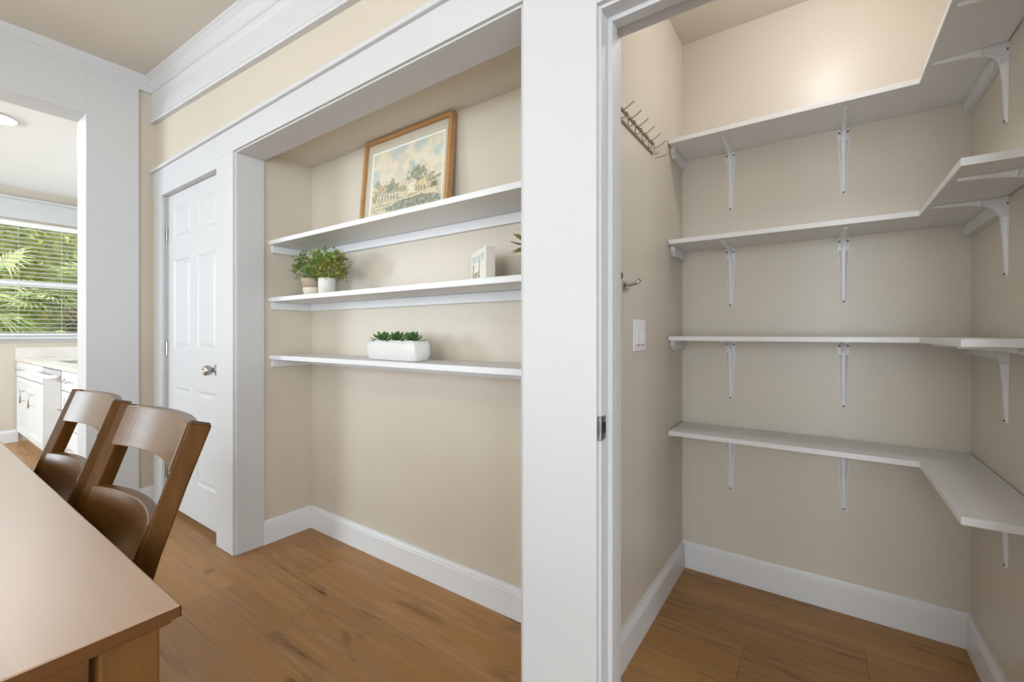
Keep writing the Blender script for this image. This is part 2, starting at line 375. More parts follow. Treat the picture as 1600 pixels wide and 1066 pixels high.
# kitchen opening: flat boards and lining
m = MB().box(XL, -3.601, .702, .953, 0, 2.704).box(XL, -3.601, -1.75, .702, 2.447, 2.704)
trim(15, m, 'wide flat white casing around the kitchen opening')
m = MB().box(-3.803, XL, .702, .722, 0, 2.447).box(-3.803, XL, -1.5, .722, 2.447, 2.467)
trim(16, m, 'white lining inside the kitchen opening')
# crown mouldings and frieze
CR = [(0, -.108), (.010, -.108), (.012, -.094), (.020, -.088), (.022, -.074), (.034, -.056), (.040, -.040), (.052, -.028), (.052, -.020), (.060, -.014), (.060, 0), (0, 0)]
def tprof(x, prof, z0, y0): return [(x, y0 - a, cz(x, z0) + b) for a, b in prof]
struct(MB().prism(tprof(XL, CR, 2.802, YW), tprof(XR, CR, 2.802, YW)).build('trim_17', 'trim'), 'stepped white crown moulding over the frieze, right of the corner', 'trim')
CL = [(0, -.098), (.019, -.098), (.019, -.056), (.026, -.050), (.028, -.034), (.040, -.020), (.046, -.010), (.046, 0), (0, 0)]
struct(MB().prism([(XL + a, -3.2, 2.802 + b) for a, b in CL], [(XL + a, YW, 2.802 + b) for a, b in CL]).build('trim_18', 'trim'), 'white crown moulding above the kitchen opening', 'trim')
FZ = [(0, -.185), (.026, -.185), (.030, -.176), (.022, -.158), (.015, -.152), (.015, -.028), (.022, -.016), (.026, 0), (0, 0)]
struct(MB().prism(tprof(XL, FZ, 2.693, YW), tprof(XR, FZ, 2.693, YW)).build('trim_19', 'trim'), 'deep white frieze board under the crown moulding', 'trim')

# ---- closet door
DX0, DX1, DY = -3.446, -2.635, 1.058
d = MB().box(DX0, DX1, DY + .008, DY + .035, .032, 2.005)
cols = ((-3.36, -3.12), (-2.98, -2.745)); rows = ((.245, .795), (1.035, 1.588), (1.733, 1.918))
cols = ((DX0 + .1, DX0 + .352), (DX0 + .459, DX1 - .1))
xs = [DX0, cols[0][0], cols[0][1], cols[1][0], cols[1][1], DX1]
d.box(xs[0], xs[1], DY, DY + .008, .032, 2.005); d.box(xs[2], xs[3], DY, DY + .008, .032, 2.005); d.box(xs[4], xs[5], DY, DY + .008, .032, 2.005)
zz = [.032, rows[0][0], rows[0][1], rows[1][0], rows[1][1], rows[2][0], rows[2][1], 2.005]
for c0, c1 in cols:
    for a, b in ((0, 1), (2, 3), (4, 5), (6, 7)): d.box(c0, c1, DY, DY + .008, zz[a], zz[b])
door = struct(d.build('door_1', 'door'), 'white six-panel closet door left of the shelf niche', 'door')
for c0, c1 in cols:
    for r0, r1 in rows:
        r = lambda i, yy: [(c0 + i, yy, r0 + i), (c1 - i, yy, r0 + i), (c1 - i, yy, r1 - i), (c0 + i, yy, r1 - i)]
        MB().loft([r(0, DY + .0085), r(0, DY + .0005), r(.012, DY + .006), r(.020, DY + .006), r(.036, DY + .002)]).build('panel', 'door', door)
k = MB(); T = Matrix.Translation((-2.705, DY, .93)) @ Matrix.Rotation(PI / 2, 4, 'X')
k.lathe([(.033, 0), (.034, .006), (.030, .010), (.014, .014), (.012, .028), (.022, .034), (.027, .044), (.0275, .062), (.022, .070), (.010, .071), (.008, .068)], 24, T)
k.build('door_knob', 'steel', door, smooth=True)['label'] = 'brushed nickel door knob'
for z in (1.766, 1.03, .25):
    h = MB().lathe([(.006, z - .045), (.0065, z - .044), (.0065, z + .044), (.006, z + .045)], 10, Matrix.Translation((-3.448, DY - .007, 0)))
    h.box(-3.452, -3.432, DY - .002, DY, z - .045, z + .045)
    h.build('hinge', 'steel', door)
# unseen closet back, added to block light so the door gap stays dark
struct(MB().box(-3.8, NX0 - .1, 1.75, 1.8, 0, 2.9).build('wall_closet_light_block', 'exterior'), 'unseen closet back wall added to block light', 'wall')

# strike plate on the pantry jamb
m = MB().box(-.452, -.4505, 1.032, 1.062, .862, .921)
sp = m.build('strike_plate', 'dark_steel', None, .0006); tag(sp, 'small steel strike plate on the white pantry jamb', 'strike plate')
MB().box(-.4506, -.4498, 1.044, 1.060, .878, .904).build('painted_latch_hole', 'gap', sp)  # dark patch painted on as the shade inside the latch hole
MB().lathe([(.007, 0), (.007, .059)], 10, Matrix.Translation((-.4535, 1.031, .862))).build('lip', 'dark_steel', sp)
for z in (.869, .913): MB().lathe([(.0028, 0), (.002, .0012)], 8, Matrix.Translation((-.4506, 1.05, z)) @ Matrix.Rotation(PI / 2, 4, 'Y')).build('screw', 'screw', sp)

# ================================================================== niche shelves
SN = 0.0
for i, (z, lab) in enumerate(((1.630, 'top white niche shelf carrying the framed picture'), (1.323, 'middle white niche shelf carrying potted greenery and a sign'), (1.013, 'lowest white niche shelf carrying the white planter'))):
    t = thing('niche_shelf', lab, 'shelf', (0, 0, z - .023), group='shelves in the niche')
    MB().box(NX0 + .001, NX1 - .001, 1.198, NY - .001, 0, .023).build('board', 'shelf', t, .002)
    MB().box(NX0, NX0 + .018, 1.212, NY - .02, -.041, -.0005).build('cleat', 'shelf', t, .002)
    MB().box(NX0, NX1, NY - .019, NY, -.041, -.0005).build('cleat', 'shelf', t, .002)

# ================================================================== pantry shelves with brackets
def ring_u(o, ax_w, ax_d, w, d):
    """cross-section of a pressed-steel bracket leg: flat flange with raised rounded rib"""
    hw = w / 2; r = .0075 * w / .03
    pts = [(-hw, 0), (-hw, .002), (-r * 1.5, .0028), (-r, d * .75), (-r * .5, d), (r * .5, d), (r, d * .75), (r * 1.5, .0028), (hw, .002), (hw, 0)]
    return [o + ax_w * a + ax_d * b for a, b in pts]
def bracket_mesh(h, l):
    """local: wall plane y=0 (leg hangs down -z), arm runs along -y under a shelf at z=0"""
    m = MB(); W = Vector((1, 0, 0))
    rings = [ring_u(Vector((0, 0, -h)), W, Vector((0, -1, 0)), .020, .006), ring_u(Vector((0, 0, -h * .5)), W, Vector((0, -1, 0)), .030, .011),
             ring_u(Vector((0, 0, -.055)), W, Vector((0, -1, 0)), .040, .016)]
    m.loft(rings)
    m.loft([ring_u(Vector((0, -l, 0)), W, Vector((0, 0, -1)), .016, .006), ring_u(Vector((0, -l * .5, 0)), W, Vector((0, 0, -1)), .030, .011), ring_u(Vector((0, -.055, 0)), W, Vector((0, 0, -1)), .040, .016)])
    # elbow: gusset with a swept inner curve
    prof = [(0, 0), (0, -.056)] + [(-.016 - .040 * (1 - math.cos(a)), -.056 + .040 * math.sin(a)) for a in [PI / 2 * k / 5 for k in range(6)]] + [(-.056, 0)]
    m.prism([(-.0062, y, z) for y, z in prof], [(.0062, y, z) for y, z in prof])
    m.box(-.020, .020, -.0021, 0, -.056, 0); m.box(-.020, .020, -.056, 0, -.0021, 0)
    return m.mesh('bracket')
BR_LONG = bracket_mesh(.268, .205); BR_SHORT = bracket_mesh(.226, .158)
for me in (BR_LONG, BR_SHORT): me.materials.append(M['bracket'])
def screw_mesh():
    me = MB().lathe([(.0038, 0), (.0038, .0012), (.0024, .0024)], 8).mesh('screw', True); me.materials.append(M['screw']); return me
SCREW = screw_mesh()
def bracket(par, loc, rz, me, h):
    b = link('bracket', me, par, .0008, 1); b.location = loc; b.rotation_euler = (0, 0, rz)
    for x, z in ((-.014, -.018), (.014, -.018), (0, -h + .006)):
        s = link('screw', SCREW, b); s.location = (x, -.002 if x else -.006, z); s.rotation_euler = (PI / 2, 0, 0)
    return b
SHX = .268
for i, (z, lab) in enumerate(((1.983, 'topmost L-shaped white pantry shelf, near the ceiling'), (1.541, 'second white L-shaped pantry shelf from the top'),
                              (1.117, 'third white L-shaped pantry shelf, at eye level'), (.701, 'lowest white L-shaped pantry shelf above the floor'))):
    t = thing('pantry_shelf', lab, 'shelf', (0, 0, z - .0195), group='shelves in the pantry')
    MB().box(PX0 + .003, PX1 - .003, 1.986, PY - .001, 0, .0195).build('board', 'shelf', t, .0015)
    yend = 1.45 if i else 1.30
    MB().box(SHX, PX1 - .003, yend, 1.9855, 0, .0195).build('side_board', 'shelf', t, .0015)
    r = lambda x: [(x, 2.035, -.0005), (x, PY, -.0005), (x, PY, -.042), (x, 2.06, -.042), (x, 2.035, -.022)]
    if i < 3: MB().prism(r(PX0), r(PX0 + .019)).build('cleat', 'shelf', t, .001)
    else: MB().box(PX0, PX0 + .019, 2.02, PY, -.012, -.0005).build('cleat', 'shelf', t, .001)
    MB().box(PX1 - .02, PX1, 1.90, PY, -.042, -.0005).build('cleat', 'shelf', t, .001)
    for bx in (-.342, .074): bracket(t, (bx, PY, -.0005), 0, BR_LONG, .268)
    for by in (1.862, 1.565): bracket(t, (PX1, by, -.0005), -PI / 2, BR_SHORT, .226)

# ================================================================== pantry fittings
# wire hook rack
t = thing('hook_rack', 'bronze wire rack with a row of hooks on the left pantry wall', 'hook rack', (PX0, 0, 0))
for z, y0, y1 in ((1.890, 1.375, 1.782), (1.850, 1.395, 1.772)):
    MB().box(.001, .0045, y0, y1, z - .005, z + .005).build('rail', 'bronze', t, .001)
for k in range(6):
    yy = 1.405 + k * .072
    m = MB()
    m.tube([(.006, yy, 1.894), (.010, yy, 1.885), (.010, yy, 1.852), (.014, yy, 1.842), (.022, yy, 1.842), (.027, yy, 1.850)], .0018, 6)
    m.build('hook', 'bronze', t, smooth=True)
    MB().tube([(.008, yy, 1.866), (.03, yy + .002, 1.872), (.055, yy + .006, 1.890)], .0018, 6).build('prong', 'bronze', t, smooth=True)
MB().tube([(.004, 1.79, 1.836), (.03, 1.80, 1.842), (.06, 1.812, 1.850)], .0015, 6).build('prong', 'bronze', t, smooth=True)
# robe hook
t = thing('wall_hook', 'small metal clip hook above the light switch', 'hook', (PX0, 0, 0))
MB().box(0, .003, 1.445, 1.475, 1.272, 1.31).build('back_plate', 'steel', t, .001)
MB().tube([(.003, 1.462, 1.296), (.02, 1.462, 1.294), (.045, 1.466, 1.302), (.055, 1.468, 1.312)], [.006, .005, .0065, .007], 10).build('arm', 'steel', t, smooth=True)
MB().tube([(.003, 1.460, 1.285), (.016, 1.461, 1.276), (.022, 1.462, 1.284)], .003, 8).build('lower_prong', 'steel', t, smooth=True)
kb = MB().lathe([(.004, 0), (.004, .014), (.012, .018), (.014, .026), (.009, .032)], 14, Matrix.Translation((PX0, 1.365, 1.316)) @ Matrix.Rotation(PI / 2, 4, 'Y')).build('wall_peg', 'bronze', smooth=True)
tag(kb, 'small round metal peg beside the pantry jamb', 'peg')
# switch
t = thing('light_switch', 'white double light switch plate on the left pantry wall', 'light switch', (PX0, 1.61, 1.123))
MB().box(0, .006, -.062, .062, -.058, .058).build('plate', 'plastic', t, .003)
MB().box(.006, .0095, -.040, -.006, -.034, .034).build('rocker', 'plastic', t, .0015)
MB().box(.006, .0085, .010, .040, -.034, .034).build('dimmer', 'plastic', t, .0015)
MB().box(.0085, .012, .028, .036, -.012, .004).build('slider', 'plastic', t, .001)
for yy in (-.023, .025): MB().box(.006, .0102, yy - .011, yy + .011, -.038, -.034).build('slot', 'plastic_grey', t)
# pantry ceiling lamp
t = thing('pantry_lamp', 'small round ceiling lamp inside the pantry', 'ceiling lamp', (0.02, 1.70, PZ))
MB().lathe([(.075, 0), (.08, -.01), (.07, -.024), (.05, -.028)], 24).build('base', 'trim', t, smooth=True)
MB().lathe([(.058, -.026), (.07, -.05), (.066, -.08), (.045, -.1), (.012, -.108)], 24).build('globe', 'lamp_glass', t, smooth=True)
lamp('pantry_bulb', 'POINT', (0.02, 1.70, PZ - .16), 6.6, (.97, .97, 1.0), shadow_soft_size=.06)

# ================================================================== things on the niche shelves
# framed watercolour leaning on the wall
FW, FH, FD, TW = .60, .466, .030, .020
lean = math.radians(5.2)
t = thing('framed_picture', 'oak-framed watercolour of houses and trees leaning on the top niche shelf', 'picture', (-1.603, 1.371, 1.6305))
t.rotation_euler = (-lean, 0, 0)
b = .019
MB().box(-FW / 2, -FW / 2 + b, 0, FD, 0, FH).build('frame_side', 'frame', t, .0015)
MB().box(FW / 2 - b, FW / 2, 0, FD, 0, FH).build('frame_side', 'frame', t, .0015)
MB().box(-FW / 2 + b, FW / 2 - b, 0, FD, 0, b).build('frame_rail', 'frame', t, .0015)
MB().box(-FW / 2 + b, FW / 2 - b, 0, FD, FH - b, FH).build('frame_rail', 'frame', t, .0015)
MB().box(-FW / 2 + b, FW / 2 - b, FD - .006, FD - .002, b, FH - b).build('backing', 'table_edge', t)
ix0, ix1, iz0, iz1 = -FW / 2 + b + .044, FW / 2 - b - .032, b + .045, FH - b - .052
mo = MB(); yf = .014
def fr_ring(yy, i): return [(ix0 - i, yy, iz0 - i), (ix1 + i, yy, iz0 - i), (ix1 + i, yy, iz1 + i), (ix0 - i, yy, iz1 + i)]
out = [(-FW / 2 + b, yf, b), (FW / 2 - b, yf, b), (FW / 2 - b, yf, FH - b), (-FW / 2 + b, yf, FH - b)]
mo.loft([out, fr_ring(yf, .005), fr_ring(yf + .003, .005), [(x, yf + .003, z) for x, _, z in out]], cap=False)
mo.build('mat_board', 'mat_board', t)
bv = MB(); bv.loft([fr_ring(yf, .0052), fr_ring(yf + .0012, .0), fr_ring(yf + .003, .0), fr_ring(yf + .003, .0052)], cap=False)
bv.build('mat_bevel', 'mat_bevel', t)
# the painting: a generic village scene painted cell by cell
NXP, NZP = 168, 124
def paint(u, v):
    n = lambda s, o=0.0: mnoise.fractal(Vector((u * s + o, v * s * .8 + o * .7, o)), 1.0, 2.0, 4)
    c = Vector((222, 212, 188))
    s1 = n(4.0, 3.1); s2 = n(6, 9.4)
    if v > .42:
        c = c.lerp(Vector((168, 190, 198)), max(0, min(.8, (s1 + .1) * 1.6)) * min(1, (v - .42) * 5))
        c = c.lerp(Vector((226, 206, 180)), max(0, min(.8, s2 * 1.4)))
        c = c.lerp(Vector((172, 168, 158)), max(0, min(.35, n(9, 5.5) * .9)))
        dx, dz = u - .585, v - .70
        c = c.lerp(Vector((132, 164, 186)), max(0, .75 - ((dx / .07) ** 2 + (dz / .11) ** 2)) * (.6 + n(14, 2)))
    else:
        c = Vector((216, 204, 174)); c = c.lerp(Vector((190, 178, 146)), max(0, min(.8, n(11, 7) + .25)))
    def tree(x, z, rx, rz, col, k=.9):
        nonlocal c
        q = 1.0 - (((u - x) / rx) ** 2 + ((v - z) / rz) ** 2) + n(22, x * 9) * .9
        if q > .1: c = c.lerp(Vector(col), min(k, .35 + q * .7)).lerp(Vector((72, 76, 64)), max(0, min(.55, n(40, x) * 1.1)))
    tree(.08, .52, .06, .06, (150, 160, 146)); tree(.15, .42, .07, .08, (196, 150, 106)); tree(.06, .33, .05, .09, (156, 148, 104))
    tree(.30, .41, .11, .14, (128, 134, 116)); tree(.66, .50, .14, .14, (116, 122, 92)); tree(.84, .41, .07, .08, (164, 152, 118)); tree(.47, .36, .05, .06, (158, 150, 124))
    def quad(x0, x1, z0, z1, col, sk=0.0):
        nonlocal c
        if x0 <= u <= x1 and z0 + sk * (u - x0) <= v <= z1 + sk * (u - x0): c = Vector(col) * (1 + n(30, x0) * .12)
    def roof(x0, x1, z0, z1, col):
        nonlocal c
        xm = (x0 + x1) / 2
        if x0 <= u <= x1 and z0 <= v <= z0 + (z1 - z0) * (1 - abs(u - xm) / (x1 - x0) * 2): c = Vector(col) * (1 + n(30, x0) * .12)
    quad(.10, .42, .22, .34, (212, 200, 176)); roof(.08, .28, .33, .42, (176, 164, 150)); roof(.26, .44, .33, .39, (168, 158, 140))
    for k in range(7): quad(.12 + k * .045, .135 + k * .045, .23, .31, (118, 110, 98))
    quad(.55, .66, .26, .43, (228, 216, 190)); roof(.52, .68, .41, .49, (206, 194, 168)); quad(.64, .80, .27, .36, (206, 190, 136)); roof(.62, .83, .35, .43, (208, 190, 132))
    for k in range(4): quad(.655 + k * .036, .675 + k * .036, .28, .335, (106, 108, 104))
    quad(.81, .97, .26, .36, (188, 172, 146)); quad(.83, .98, .35, .385, (132, 122, 104), .35); quad(.86, .93, .27, .34, (92, 88, 80))
    for (a, b_, zz_) in ((.0, .3, .15), (.02, .4, .10), (.3, .95, .255)):
        if a < u < b_ and abs(v - zz_ - .03 * math.sin(u * 9)) < .007: c = c.lerp(Vector((120, 112, 92)), .7)
    q = 1 - (((u - .66) / .40) ** 2 + ((v - .08) / .125) ** 2) + n(18, 4) * .3
    if q > 0: c = Vector((150, 160, 140)).lerp(Vector((104, 108, 92)), max(0, min(1, .5 + n(24, 8) * 1.3 + (v - .1) * 4)))
    if .02 < u < .97 and v < .5: c = c.lerp(Vector((70, 66, 54)), max(0, min(.6, n(55, 11) * 1.3 - .25)))
    return c.lerp(Vector((206, 198, 174)), .28) / 255
vs = []; fs = []; colr = []
for j in range(NZP + 1):
    for i in range(NXP + 1): vs.append((ix0 + (ix1 - ix0) * i / NXP, yf + .0026, iz0 + (iz1 - iz0) * j / NZP))
for j in range(NZP):
    for i in range(NXP): k = j * (NXP + 1) + i; fs.append((k, k + 1, k + NXP + 2, k + NXP + 1))
me = bpy.data.meshes.new('print'); me.from_pydata(vs, [], fs)
ca = me.color_attributes.new('paint', 'FLOAT_COLOR', 'POINT')
buf = []
for j in range(NZP + 1):
    for i in range(NXP + 1):
        p = paint(i / NXP, j / NZP); buf += list(srgb(*[max(0, min(255, x * 255)) for x in p]))
ca.data.foreach_set('color', buf)
pm = mat('watercolour_print', (1, 1, 1, 1), .75); at = pm.node_tree.nodes.new('ShaderNodeVertexColor'); at.layer_name = 'paint'
pm.node_tree.links.new(at.outputs[0], pm.node_tree.nodes['Principled BSDF'].inputs['Base Color'])
me.materials.append(pm)
link('print', me, t)['label'] = 'watercolour print of village houses, trees and a pond'

# leafy sprigs -----------------------------------------------------------------
def leaf(m, o, d, up, l, w_):
    d = d.normalized(); s_ = d.cross(up)
    if s_.length < 1e-3: s_ = d.cross(Vector((1, 0, 0)))
    s_.normalize(); n = s_.cross(d)
    pts = [o, o + d * l * .35 + s_ * w_ * .5 + n * l * .08, o + d * l * .75 + s_ * w_ * .42, o + d * l, o + d * l * .75 - s_ * w_ * .42, o + d * l * .35 - s_ * w_ * .5 + n * l * .08, o + d * l * .5 - n * l * .06]
    m.add(pts, [(0, 1, 6), (1, 2, 6), (2, 3, 6), (3, 4, 6), (4, 5, 6), (5, 0, 6)])
def bush(par, c, rx, ry, rz, n, seed):
    rnd = random.Random(seed); ms = {'leaf_a': MB(), 'leaf_b': MB(), 'leaf_c': MB()}; stems = MB()
    base_p = Vector((0, 0, c[2] - rz * .9))
    for k in range(n):
        th = rnd.uniform(0, 2 * PI); ph = math.acos(rnd.uniform(-.55, 1))
        d = Vector((math.sin(ph) * math.cos(th), math.sin(ph) * math.sin(th), math.cos(ph)))
        tip = Vector((c[0] + d.x * rx, c[1] + d.y * ry, c[2] + d.z * rz)) * 1.0
        tip = base_p + (tip - base_p) * rnd.uniform(.72, 1.04)
        if k % 3 == 0: stems.tube([base_p, base_p.lerp(tip, .5) + Vector((0, 0, .012)), tip], .0009, 4)
        side = d.x > .35 and rnd.random() < .55
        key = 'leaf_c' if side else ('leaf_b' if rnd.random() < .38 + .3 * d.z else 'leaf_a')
        for q in range(7):
            dd = (d + Vector((rnd.gauss(0, .8), rnd.gauss(0, .8), rnd.gauss(0, .6) + .2))).normalized()
            leaf(ms[key], tip + Vector((rnd.gauss(0, .008), rnd.gauss(0, .008), rnd.gauss(0, .008))), dd, Vector((0, 0, 1)), rnd.uniform(.013, .022), rnd.uniform(.009, .014))
    for key, lab in (('leaf_a', 'green leaves'), ('leaf_b', 'pale green leaves'), ('leaf_c', 'olive yellow sprigs')):
        o = ms[key].build('foliage', key, par); o['kind'] = 'stuff'; o['label'] = lab
    stems.build('stems', 'leaf_c', par)
t = thing('potted_plant', 'bushy green plant in a two-tone cream pot, left on the middle niche shelf', 'plant', (-2.232, 1.33, 1.3235), group='greenery on the middle niche shelf')
MB().lathe([(.040, 0), (.046, .002), (.054, .048), (.054, .049)], 28).build('pot_base', 'pot_cream', t, smooth=True)
MB().lathe([(.0545, .049), (.0635, .094), (.063, .098), (.056, .098), (.052, .085)], 28).build('pot_rim', 'pot_taupe', t, smooth=True)
MB().lathe([(.055, .084), (.03, .092), (.006, .096)], 20).build('moss', 'soil', t, smooth=True)
bush(t, (-.01, 0, .155), .100, .085, .078, 120, 3)
t = thing('potted_plant', 'bushy green plant in a white marble pot beside the cream pot', 'plant', (-2.015, 1.272, 1.3235), group='greenery on the middle niche shelf')
pr_ = [(.037, 0), (.0395, .003), (.0415, .076), (.0405, .080), (.036, .080), (.034, .068)]
MB().lathe(pr_, 28).build('pot', 'pot_marble', t, smooth=True)
MB().lathe([(.0345, .066), (.02, .074), (.006, .078)], 20).build('moss', 'soil', t, smooth=True)
bush(t, (.0, 0, .136), .112, .085, .080, 150, 8)
# aloe-like succulent half hidden behind the pilaster
def rosette(m, o, n, r, h, seed, w_=.4, curl=.5):
    rnd = random.Random(seed)
    for k in range(n):
        f = k / n; th = k * 2.399 + rnd.uniform(-.1, .1); el = .06 + f * .92
        L_ = r * (1 - .45 * f) * rnd.uniform(.9, 1.1); d = Vector((math.cos(th), math.sin(th), 0)); s_ = Vector((-math.sin(th), math.cos(th), 0))
        up = Vector((0, 0, 1)); rings = []
        for q, (a, wd) in enumerate(((.0, .45), (.35, .85), (.7, 1.0), (.9, .6), (1.0, .08))):
            p = o + d * (L_ * a * math.cos(el)) + up * (L_ * a * math.sin(el) + h * f * .5 + L_ * curl * .2 * a * a)
            ww = L_ * w_ * .5 * wd; tt = ww * .28
            rings.append([p + s_ * ww, p + up * tt * .3 + s_ * ww * .4 + up * tt * .0, p - s_ * ww, p - up * tt])
        m.loft(rings)
t = thing('potted_succulent', 'olive succulent half hidden behind the pilaster on the middle niche shelf', 'plant', (-.815, 1.31, 1.3235))
MB().lathe([(.036, 0), (.04, .003), (.048, .075), (.046, .079), (.04, .079), (.038, .068)], 24).build('pot', 'pot_marble', t, smooth=True)
MB().lathe([(.039, .066), (.02, .074), (.004, .076)], 16).build('moss', 'soil', t, smooth=True)
m = MB(); rosette(m, Vector((0, 0, .105)), 26, .105, .05, 5, .34, .3)
for k in range(14):
    th = k * 2.4; leaf(m, Vector((math.cos(th) * .02, math.sin(th) * .02, .11)), Vector((math.cos(th), math.sin(th), -.25 + .25 * (k % 4))), Vector((0, 0, 1)), .075, .018)
o = m.build('leaves', 'succulent_b', t); o['kind'] = 'stuff'
MB().tube([(0, 0, .07), (0, 0, .11)], .01, 8).build('stem', 'succulent_b', t)

# block sign ----------------------------------------------------------------------
ang = math.atan2(-.566, .824)     # front face runs far-left to near-right
t = thing('block_sign', 'small cream block sign with blue capitals and brown script', 'sign', (-.999 - .0824 + .0, 1.26 + .0566 + .0, 1.3235), ang)
MB().box(-.1, .1, .0015, .036, 0, .125).build('block', 'sign_side', t, .001)
MB().box(-.1, .1, 0, .0015, 0, .125).build('face', 'sign_face', t)
def text_mesh(body, size, m, par, loc, name):
    cu = bpy.data.curves.new(name, 'FONT'); cu.body = body; cu.size = size; cu.align_x = 'CENTER'; cu.extrude = .0002; cu.offset = .0004
    o = bpy.data.objects.new(name, cu); COL.objects.link(o)
    dg = bpy.context.evaluated_depsgraph_get(); me = bpy.data.meshes.new_from_object(o.evaluated_get(dg))
    bpy.data.objects.remove(o); me.materials.append(M[m])
    q = link(name, me, par); q.rotation_euler = (PI / 2, 0, 0); q.location = loc; return q
q = text_mesh('TRUST IN THE', .0255, 'ink_blue', t, (-.002, -.0003, .083), 'capitals'); q.scale = (.97, 1.28, 1)
s = MB()
def stroke(pts, r=.0014):
    P = [Vector(p) for p in pts]; fine = []
    for i in range(len(P) - 1):
        p0, p1, p2, p3 = P[max(i - 1, 0)], P[i], P[i + 1], P[min(i + 2, len(P) - 1)]
        for k in range(5):
            u = k / 5; fine.append(.5 * ((2 * p1) + (p2 - p0) * u + (2 * p0 - 5 * p1 + 4 * p2 - p3) * u * u + (3 * p1 - p0 - 3 * p2 + p3) * u ** 3))
    fine.append(P[-1]); s.tube([(a.x, -.0004, a.y + .011) for a in fine], [r * (.7 + .5 * abs(math.sin(i * .5))) for i in range(len(fine))], 6)
def sp2(l): return [Vector((a * .001, b * .001)) for a, b in l]
def stroke2(l, r=.0016): stroke([Vector((p.x, p.y, 0)) for p in sp2(l)], r)
stroke2([(-58, 66), (-62, 50), (-64, 20), (-63, 8), (-56, 10)], .0024)                       # l
stroke2([(-40, 30), (-46, 24), (-46, 14), (-40, 10), (-33, 16), (-33, 26), (-40, 30), (-28, 27)])   # o
stroke2([(-24, 30), (-21, 10), (-20, 24), (-14, 31), (-8, 29)])                            # r
stroke2([(16, 28), (6, 30), (0, 20), (5, 11), (14, 16), (20, 40), (24, 72), (20, 40), (17, 16), (22, 10), (28, 14)])   # d
s.build('script', 'ink_brown', t)

# white planter with three succulents ------------------------------------------------
t = thing('planter', 'long white glazed ceramic planter with three succulents on the lowest niche shelf', 'planter', (-1.512, 1.288, 1.0135), math.radians(-4))
def sq(hx, hy, z, r, seg=6, wob=0.0):
    pts = []
    for cx, cy, a0 in ((hx - r, hy - r, 0), (-hx + r, hy - r, PI / 2), (-hx + r, -hy + r, PI), (hx - r, -hy + r, 1.5 * PI)):
        for k in range(seg + 1):
            a = a0 + PI / 2 * k / seg; pts.append((cx + r * math.cos(a), cy + r * math.sin(a)))
    res = []
    n = len(pts)
    for i in range(n):          # extra points on the long sides, slightly uneven handmade rim
        a, b_ = Vector(pts[i]), Vector(pts[(i + 1) % n]); m_ = (10 if (i // (seg + 1)) % 2 == 0 else 4) if i % (seg + 1) == seg else 1
        for k in range(m_):
            p = a.lerp(b_, k / m_); w2 = 1 + .05 * mnoise.noise(Vector((p.x * 22, p.y * 22, z * 26)))
            res.append(Vector((p.x * w2, p.y * w2, z + wob * mnoise.noise(Vector((p.x * 30, p.y * 30, 1.3))))))
    return res
m = MB(); m.loft([sq(.158, .040, .0, .024), sq(.167, .047, .005, .026), sq(.173, .052, .030, .027), sq(.173, .052, .062, .027), sq(.169, .049, .086, .026, wob=.004),
                  sq(.164, .044, .086, .023, wob=.004), sq(.162, .042, .068, .022)])
m.build('trough', 'ceramic', t, smooth=True)
MB().loft([sq(.161, .041, .0695, .022), sq(.148, .03, .074, .018)]).build('moss', 'soil', t)
for k, xx in enumerate((-.104, -.004, .100)):
    m = MB(); rosette(m, Vector((xx, 0, .074)), 28, .070, .030, 20 + k, .36, .5)
    o = m.build('succulent', 'succulent', t); o['kind'] = 'stuff'; o['label'] = 'green succulent rosette'

# ================================================================== dining table
TX0, TX1, TY0, TY1, TZ = -2.62, -.715, -.74, .234, .76
t = thing('dining_table', 'brown wooden dining table with square legs in the foreground', 'table', (0, 0, 0))
MB().box(TX0, TX1, TY0, TY1, TZ - .016, TZ).build('tabletop', 'table', t, .0018)
MB().box(TX0 + .008, TX1 - .008, TY0 + .008, TY1 - .008, TZ - .024, TZ - .0155).build('underlayer', 'table_edge', t, .001)
# darker edge band
e = MB(); a0, a1, b0, b1 = TX0 - .0006, TX1 + .0006, TY0 - .0006, TY1 + .0006
for x0, x1, y0, y1 in ((a0, a1, TY1 - .0005, b1), (a0, a1, b0, TY0 + .0005), (a0, TX0 + .0005, b0, b1), (TX1 - .0005, a1, b0, b1)): e.box(x0, x1, y0, y1, TZ - .0155, TZ - .0014)
e.build('edge_band', 'table_edge', t)
LS = .062
for x0 in (TX0 + .02, TX1 - .02 - LS):
    for y0 in (TY0 + .018, TY1 - .017 - LS): MB().box(x0, x0 + LS, y0, y0 + LS, 0, TZ - .024).build('leg', 'table_leg', t, .003)
AP = .64
for x0, x1, y0, y1 in ((TX0 + .09, TX1 - .09, TY1 - .055, TY1 - .035), (TX0 + .09, TX1 - .09, TY0 + .035, TY0 + .055), (TX0 + .032, TX0 + .052, TY0 + .085, TY1 - .085), (TX1 - .052, TX1 - .032, TY0 + .085, TY1 - .085)):
    MB().box(x0, x1, y0, y1, AP, TZ - .024).build('apron', 'table_edge', t, .0015)

